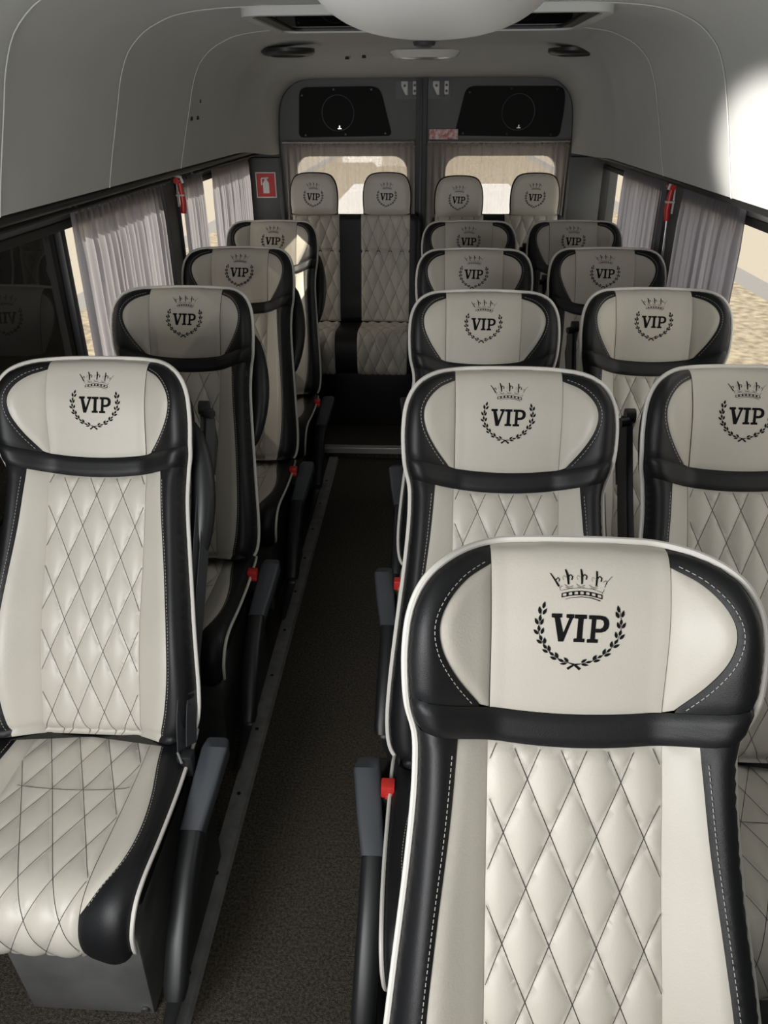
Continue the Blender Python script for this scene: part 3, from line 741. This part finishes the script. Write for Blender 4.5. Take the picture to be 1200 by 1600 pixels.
# lower grey corner panels between side windows and door frame
mb = MB(); mb.box(-.96, CX-.752, 4.34, 4.425, 0.12, 1.385); mb.box(CX+.752, .885, 4.34, 4.425, .12, 1.385)
strct(mb.build('trim_5', GREYM, bevel=.004))
def rear_door(n, x0, x1, label_side):
    t = strct(empty('door_%d' % n, ((x0+x1)/2, YD+.06, .12))); cx = (x0+x1)/2
    s = -1 if label_side == 'left' else 1
    cor = (0, 1, 0, 0) if s < 0 else (1, 0, 0, 0)
    outer = [(x-cx, z) for x, z in rr(x0, x1, 0, 1.76-.12, .13, 8, cor)]
    wx0, wx1 = (x0+.094, x1-.045) if s < 0 else (x0+.105, x1-.075)
    win = [(x-cx, z) for x, z in rr(wx0, wx1, .70, 1.385-.12, .075)]
    slab('door_panel', outer, [win], -.03, .03, DOORM, t)
    slab('pane', win, [], .010, .014, GLASS, t)
    slab('window_seal', [(x-cx, z) for x, z in rr(wx0-.012, wx1+.012, .688, 1.397-.12, .08)], [win], -.034, -.028, RUBBER, t)
    # speaker panel, trapezoid with rounded corners
    if s < 0: tp = [(-.695, 1.475), (-.205, 1.482), (-.240, 1.60), (-.262, 1.690), (-.30, 1.708), (-.655, 1.706), (-.682, 1.69)]
    else: tp = [(.115, 1.482), (.655, 1.472), (.668, 1.60), (.665, 1.68), (.640, 1.703), (.195, 1.706), (.165, 1.690)]
    tp = [tuple(q) for q in corner_split(tp, .05)]
    for _ in range(3):
        tp = [q for a, b in zip(tp, tp[1:]+tp[:1]) for q in ((a[0]*.75+b[0]*.25, a[1]*.75+b[1]*.25), (a[0]*.25+b[0]*.75, a[1]*.25+b[1]*.75))]
    tp = [(x-cx, z-.12) for x, z in tp]
    g = slab('speaker_panel', tp, [], -.038, -.03, MESHM, t)
    sx = (-.486 if s < 0 else .437)-cx; sz = 1.588-.12
    mb = MB(); mb.tube([(sx+.083*math.cos(a), -.039, sz+.083*math.sin(a)) for a in np.linspace(0, 2*PI, 40)[:-1]], .0016, 6, closed=True)
    mb.build('speaker_ring', PLAST, g, smooth=True)
    mb = MB(); mb.box(sx+.004, sx+.010, -.042, -.037, sz-.070, sz-.058); mb.box(sx-.003, sx+.017, -.042, -.037, sz-.074, sz-.070); mb.build('speaker_badge', STEEL, g)
    mb = MB()
    for p in [tp[0], tp[len(tp)//2]]+[tp[len(tp)*k//6] for k in (1, 2, 4, 5)]:
        q = (p[0]*.93+sx*.07, p[1]*.9+sz*.1); mb.tube([(q[0], -.040, q[1]), (q[0], -.043, q[1])], .005, 8)
    mb.build('screw', PLASTB, g)
    # hinge plates near the top inner corner
    lx = (-.120 if s < 0 else .040)-cx; lz = 1.703-.12
    rec = slab('latch_recess', [(x+lx, z+lz) for x, z in rr(-.07, .055, -.055, .03, .015)], [], -.034, -.03, PLAST, t)
    mb = MB(); mb.prism([(lx-.040, -.044, lz+.026), (lx-.006, -.044, lz+.026), (lx-.006, -.044, lz-.036), (lx-.018, -.044, lz-.036), (lx-.040, -.044, lz+.004)],
                        [(lx-.040, -.034, lz+.026), (lx-.006, -.034, lz+.026), (lx-.006, -.034, lz-.036), (lx-.018, -.034, lz-.036), (lx-.040, -.034, lz+.004)])
    mb.box(lx+.018, lx+.040, -.044, -.034, lz-.034, lz+.026)
    la = mb.build('latch', WHITEP, t, bevel=.002)
    mb = MB(); mb.box(lx-.006, lx+.018, -.046, -.034, lz-.046, lz+.026)
    for q in ((lx+.029, lz-.018), (lx+.029, lz+.008), (lx-.022, lz+.006)): mb.tube([(q[0], -.047, q[1]), (q[0], -.043, q[1])], .0065, 10)
    mb.build('latch_bolt', PLASTB, la)
    return t
rear_door(1, CX-.775, -.082, 'left'); rear_door(2, -.030, CX+.772, 'right')
strct(MB().box(-.084, -.028, YD-.002, YD+.10, .12, 1.775).build('trim_6', RUBBER))
strct(MB().box(-.062, -.050, YD-.012, YD, .12, 1.74).build('trim_7', PLAST, bevel=.003))
tag(MB().box(-.014, .134, YD-.0, YD+.028, 1.465, 1.512).build('reflective_strip', REDW), 'red and white reflective strip on the right rear door beneath the latch', 'sticker')

# ------------------------------------------------------------ curtains
def curtain(a, b, axis, X, z0, z1, label, m, group, pleats=None, amp=.012, seed=0, bot=1.0, cat='curtain'):
    rng = random.Random(seed); Lg = b-a; k = pleats or int(Lg/.035)
    ph = [rng.uniform(-.9, .9) for _ in range(k+3)]; am = [rng.uniform(.5, 1.25) for _ in range(k+3)]
    NU, NV = k*10, 26; V = []
    for j in range(NV+1):
        v = j/NV; z = z1+(z0-z1)*v
        wq = 1+(bot-1)*v
        for i in range(NU+1):
            u = i/NU; f = u*k; idx = int(f)
            A = am[idx]*(1-(f-idx))+am[idx+1]*(f-idx); p_ = ph[idx]*(1-(f-idx))+ph[idx+1]*(f-idx)
            gather = .35+.65*min(1, v*5) if v > .03 else .9
            off = amp*A*gather*math.sin(2*PI*f+p_*(.4+.8*v)*1.5)
            zz = z+(.006*math.sin(2*PI*f*1.0+1)+.003*math.sin(5*f) if j == 0 else 0)
            pos = (a+b)/2+(u-.5)*Lg*wq+ .004*math.sin(2*PI*f*.5+3*v)
            V.append((X+off, pos, zz) if axis == 'y' else (pos, X+off, zz))
    F = [(j*(NU+1)+i, j*(NU+1)+i+1, (j+1)*(NU+1)+i+1, (j+1)*(NU+1)+i) for j in range(NV) for i in range(NU)]
    o = mesh('curtain', V, F, m); tag(o, label, cat, group)
    # gathered heading tape
    mb = MB(); P = []
    for i in range(NU+1):
        f = i/NU*k; pos = a+Lg*i/NU; off = amp*.8*math.sin(2*PI*f); z = z1-.018+.004*math.sin(4*PI*f)
        P.append((X+off, pos, z) if axis == 'y' else (pos, X+off, z))
    mb.tube(P, .005, 6); mb.build('heading_tape', m, o, smooth=True)
    return o
GC = 'grey side window curtains'
XL, XR = -.930, .864
curtain(2.07, 2.85, 'y', XL, .72, 1.412, 'grey pleated curtain at the left window nearest the camera', CURT, GC, 20, .014, 3, 1.0)
curtain(3.06, 3.35, 'y', XL, .72, 1.412, 'narrow grey curtain beside the red hammer on the left', CURT, GC, 8, .012, 4)
curtain(3.50, 4.25, 'y', XL, .72, 1.412, 'grey curtain at the rear end of the second left window', CURT, GC, 21, .012, 5)
curtain(2.30, 2.88, 'y', XR, .72, 1.398, 'wide grey curtain at the right window nearest the camera', CURT, GC, 18, .012, 6, .97)
curtain(3.10, 3.80, 'y', XR, .72, 1.398, 'grey curtain at the second right window before the pillar hammer', CURT, GC, 19, .010, 7)
curtain(-.775, -.088, 'x', 4.378, .82, 1.452, 'sheer grey curtain across the left rear door window', SHEER, 'sheer rear door curtains', 22, .008, 8)
curtain(-.022, .700, 'x', 4.378, .82, 1.452, 'sheer grey curtain across the right rear door window', SHEER, 'sheer rear door curtains', 23, .008, 9)
for a, b, l in ((-.77, -.09, 'thin pale rod carrying the left rear door curtain'), (-.02, .70, 'thin pale rod carrying the right rear door curtain')):
    mb = MB(); mb.tube([(a, 4.352, 1.456), (b, 4.352, 1.456)], .0035, 8)
    for q in (a+.01, b-.01): mb.tube([(q, 4.352, 1.456), (q, 4.425, 1.456)], .004, 8)
    tag(mb.build('curtain_rod', STEEL, smooth=True), l, 'curtain rod', 'rear door curtain rods')

# ------------------------------------------------------------ things on the walls and ceiling
def hammer(x, y, z, s, label, cord):
    t = tag(empty('safety_hammer', (x, y, z-.075)), label, 'hammer', 'red safety hammers')
    mb = MB(); mb.tube([(0, 0, .11), (-s*.004, 0, .07), (-s*.006, 0, .035), (-s*.002, 0, -.002)], [.009, .010, .011, .011], 10); mb.tube([(-.004, -.026, .112), (-.004, .026, .112)], [.011, .011], 10)
    mb.build('handle', RED, t, smooth=True)
    mb = MB(); mb.tube([(s*.010, -.022, .130), (-s*.014, -.022, .124), (-s*.018, -.02, .104)], .0055, 8); mb.tube([(s*.012, .012, .13), (s*.014, .006, .06), (s*.012, 0, .02)], .004, 8); mb.box(-.016, .014, -.010, .010, .058, .064)
    mb.build('holder', WHITEP, t, smooth=True)
    if cord:
        mb = MB(); mb.tube([(-s*.004, -.004, 0), (-s*.002, -.012, -.15), (-s*.001, -.006, -.36), (s*.01, .0, -.37), (s*.006, .004, -.1), (0, .004, .0)], .0013, 6); mb.build('cord', STEEL, t)
hammer(-.925, 3.02, 1.352, -1, 'red emergency hammer clipped on the left pillar between curtains', False)
hammer(.862, 3.02, 1.328, 1, 'red emergency hammer with hanging cord on the right pillar', True)
# sign with a fire extinguisher
t = tag(empty('fire_extinguisher_sign', (-.866, 4.338, 1.255)), 'square red fire extinguisher sign with white border on the rear left corner', 'sign')
MB().box(-.053, .053, -.002, .001, -.062, .062).build('border', SIGNW, t)
MB().box(-.048, .048, -.0032, -.001, -.057, .057).build('face', SIGNR, t)
mb = MB()
def flat(P): mb.prism([(x, -.0045, z) for x, z in P], [(x, -.003, z) for x, z in P])
flat([(-.016, -.040), (.016, -.040), (.016, .010), (.008, .022), (-.008, .022), (-.016, .010)]); flat([(-.006, .022), (.006, .022), (.006, .034), (-.006, .034)])
flat([(-.022, .030), (.014, .032), (.014, .038), (-.022, .036)]); flat([(-.026, .000), (-.020, .000), (-.020, .032), (-.026, .032)])
mb.build('extinguisher_symbol', SIGNW, t)
# aisle edge rail
mb = MB(); mb.prism([(-.500, .86, .0), (-.497, .86, .012), (-.455, .86, .012), (-.449, .86, .0)], [(-.500, 3.64, .0), (-.497, 3.64, .012), (-.455, 3.64, .012), (-.449, 3.64, .0)])
mb.prism([(-.520, .72, .0), (-.517, .72, .012), (-.475, .72, .012), (-.469, .72, .0)], [(-.500, .86, .0), (-.497, .86, .012), (-.455, .86, .012), (-.449, .86, .0)])
t = mb.build('floor_rail', ALU); tag(t, 'worn metal rail screwed along the left edge of the aisle', 'rail')
mb = MB()
for k in range(11): y = .95+k*.24; mb.tube([(-.478, y, .010), (-.478, y, .0135)], .0055, 10)
mb.build('screw', RUBBER, t)
mb = MB(); mb.box(-.56, .60, 3.65, 3.70, .049, .054); mb.box(-.56, .60, 3.645, 3.651, .03, .054)
for q in range(4): mb.box(-.56, .60, 3.656+q*.011, 3.661+q*.011, .054, .057)
tag(mb.build('step_edge', STEPM), 'ribbed metal edging on the step up to the rear bench', 'edging')
# roof housing over the front of the aisle
V = []; NU, NV = 40, 20
for j in range(NV+1):
    ph = PI/2*j/NV
    for i in range(NU):
        a = 2*PI*i/NU; c_, s_ = math.cos(a), math.sin(a)
        rx, ry = .168*c_, .42*s_
        q = math.cos(ph)**.6
        V.append((-.003+rx*q, 1.15+ry*q, 1.838-.122*math.sin(ph)**.8))
F = [(j*NU+i, j*NU+(i+1) % NU, (j+1)*NU+(i+1) % NU, (j+1)*NU+i) for j in range(NV) for i in range(NU)]+[tuple(range(NU))[::-1]]
tag(mesh('roof_air_duct', V, F, WHITEP), 'large smooth white rounded housing hanging from the ceiling at the top', 'housing')
# hatch
t = tag(empty('roof_hatch', (-.022, 2.38, 1.83)), 'dark glass roof hatch in a pale frame behind the white housing', 'hatch')
def flatring(name, x, y, r, grow, z0, z1, m, par):
    P = rr(-x, x, -y, y, r); Q = rr(-x-grow, x+grow, -y-grow, y+grow, r+grow); n = len(P); mb = MB()
    mb.add([(a, b, z0) for a, b in P]+[(a, b, z0) for a, b in Q]+[(a, b, z1) for a, b in P]+[(a, b, z1) for a, b in Q],
           [f for i in range(n) for f in ((i, (i+1) % n, n+(i+1) % n, n+i), (i, (i+1) % n, 2*n+(i+1) % n, 2*n+i), (n+i, n+(i+1) % n, 3*n+(i+1) % n, 3*n+i))])
    return mb.build(name, m, par, smooth=True)
flatring('hatch_frame', .415, .255, .04, .025, -.012, .008, LINING, t); flatring('seal', .385, .225, .03, .030, -.008, .008, RUBBER, t)
mb = MB(); P = rr(-.39, .39, -.23, .23, .03); mb.prism([(a, b, -.004) for a, b in P], [(a, b, .004) for a, b in P]); mb.build('hatch_pane', HATCHG, t)
for x, y, l in ((-.552, 3.37, 'flat round black ceiling speaker on the left'), (.548, 3.52, 'flat round black ceiling speaker on the right')):
    t = tag(empty('ceiling_speaker', (x, y, 1.806)), l, 'speaker', 'round ceiling speakers')
    mb = MB(); mb.tube([(0, 0, .012), (0, 0, .0), (0, 0, -.008), (0, 0, -.012)], [.102, .102, .094, .078], 32); mb.build('housing', PLASTB, t, smooth=True)
    mb = MB(); mb.tube([(0, 0, -.0115), (0, 0, -.015)], [.07, .055], 24); mb.build('grille', MESHM, t, smooth=True)
t = tag(empty('dome_lamp', (-.036, 3.80, 1.808)), 'oval white ceiling lamp, unlit, above the rear of the aisle', 'lamp')
def oval(name, a, b, z0, z1, m, sc_=.85):
    n = 36; mb = MB(); mb.add([(a*math.cos(2*PI*i/n), b*math.sin(2*PI*i/n), z0) for i in range(n)]+[(a*sc_*math.cos(2*PI*i/n), b*sc_*math.sin(2*PI*i/n), z1) for i in range(n)],
        [(i, (i+1) % n, n+(i+1) % n, n+i) for i in range(n)]+[tuple(range(n))[::-1], tuple(range(n, 2*n))]); return mb.build(name, m, t, smooth=True)
oval('lamp_base', .155, .09, .022, -.006, WHITEP); oval('lens', .125, .066, -.004, -.012, STEEL, .8)
t = tag(empty('ceiling_sensor', (-.036, 3.42, 1.832)), 'small dark sensor stub between housing and oval lamp', 'sensor')
mb = MB(); mb.tube([(0, 0, .01), (0, 0, -.006), (0, 0, -.012)], [.045, .040, .025], 20); mb.build('sensor_body', PLAST, t, smooth=True)
for k, (x, y, z, l) in enumerate(((-.480, 2.72, 1.828, 'small black screw in the ceiling left of the roof hatch'), (-.375, 3.86, 1.802, 'black screw in the ceiling left of the oval lamp'), (-.30, 3.84, 1.805, 'black screw in the ceiling nearest the oval lamp'))):
    mb = MB(); mb.tube([(x, y, z), (x, y, z+.02)], [.009, .007], 10); tag(mb.build('screw', RUBBER), l, 'screw')
for (x, y, z, l) in ((-.800, 3.12, 1.597, 'upper screw hole on the left lining'), (-.812, 3.09, 1.555, 'lower front screw hole on the left lining'), (-.809, 3.14, 1.556, 'lower rear screw hole on the left lining')):
    pass

# ------------------------------------------------------------ outside: dry field, road, pale far ground
gm = bpy.data.materials.new('dry_field'); gm.use_nodes = True; nt = gm.node_tree; b = nt.nodes['Principled BSDF']; b.inputs['Roughness'].default_value = 1
geo = nt.nodes.new('ShaderNodeNewGeometry'); sx = nt.nodes.new('ShaderNodeSeparateXYZ'); nt.links.new(geo.outputs['Position'], sx.inputs[0])
ns = nt.nodes.new('ShaderNodeTexNoise'); ns.inputs['Scale'].default_value = 9; ns.inputs['Detail'].default_value = 8; nt.links.new(geo.outputs['Position'], ns.inputs['Vector'])
gr = nt.nodes.new('ShaderNodeValToRGB'); e = gr.color_ramp.elements; e[0].color = (.20, .165, .11, 1); e[0].position = .35; e[1].color = (.44, .375, .27, 1); e[1].position = .66
nt.links.new(ns.outputs['Fac'], gr.inputs['Fac'])
ab = nt.nodes.new('ShaderNodeMath'); ab.operation = 'ABSOLUTE'; nt.links.new(sx.outputs['X'], ab.inputs[0])
mp = nt.nodes.new('ShaderNodeMapRange'); mp.inputs['From Max'].default_value = 10; nt.links.new(ab.outputs[0], mp.inputs['Value'])
rp = nt.nodes.new('ShaderNodeValToRGB'); rp.color_ramp.interpolation = 'CONSTANT'
while len(rp.color_ramp.elements) > 1: rp.color_ramp.elements.remove(rp.color_ramp.elements[-1])
rp.color_ramp.elements[0].color = (0, 0, 0, 1)
for p_, c_ in ((.43, .5), (.475, 1.0)):
    q = rp.color_ramp.elements.new(p_); q.color = (c_, c_, c_, 1)
nt.links.new(mp.outputs[0], rp.inputs['Fac'])
m1 = nt.nodes.new('ShaderNodeMixRGB'); m1.inputs['Color2'].default_value = (.25, .24, .23, 1)
gt = nt.nodes.new('ShaderNodeMath'); gt.operation = 'GREATER_THAN'; gt.inputs[1].default_value = .1; nt.links.new(rp.outputs['Color'], gt.inputs[0])
nt.links.new(gt.outputs[0], m1.inputs['Fac']); nt.links.new(gr.outputs['Color'], m1.inputs['Color1'])
m2_ = nt.nodes.new('ShaderNodeMixRGB'); m2_.inputs['Color2'].default_value = (.40, .36, .29, 1)
gt2 = nt.nodes.new('ShaderNodeMath'); gt2.operation = 'GREATER_THAN'; gt2.inputs[1].default_value = .8; nt.links.new(rp.outputs['Color'], gt2.inputs[0])
nt.links.new(gt2.outputs[0], m2_.inputs['Fac']); nt.links.new(m1.outputs[0], m2_.inputs['Color1']); nt.links.new(m2_.outputs[0], b.inputs['Base Color'])
g = MB().add([(-150, -80, -.65), (150, -80, -.65), (150, 220, -.65), (-150, 220, -.65)], [(0, 1, 2, 3)]).build('ground', gm); strct(g)
slabm = mat('added_slab_pale', (.78, .77, .75), .9, noise=.08, nscale=2)
strct(MB().box(-2.4, 2.4, 5.5, 26, -.66, -.64).build('added_pale_slab', slabm))  # slab added behind the van to whiten the view through the rear curtains
for (y, z, l) in ((2.88, 1.645, 'upper of three tiny screws on the left lining'), (2.795, 1.594, 'lower tiny screw on the left lining, nearer the camera'), (2.873, 1.595, 'lower tiny screw on the left lining, nearer the rear')):
    Pn = full_ring(y); k = min(range(len(Pn)//2), key=lambda i: abs(Pn[i][2]-z)); x = Pn[k][0]
    mb = MB(); mb.tube([(x+.003, y, z), (x-.012, y, z)], [.006, .007], 10); tag(mb.build('screw', RUBBER), l, 'screw', 'screws in the lining')
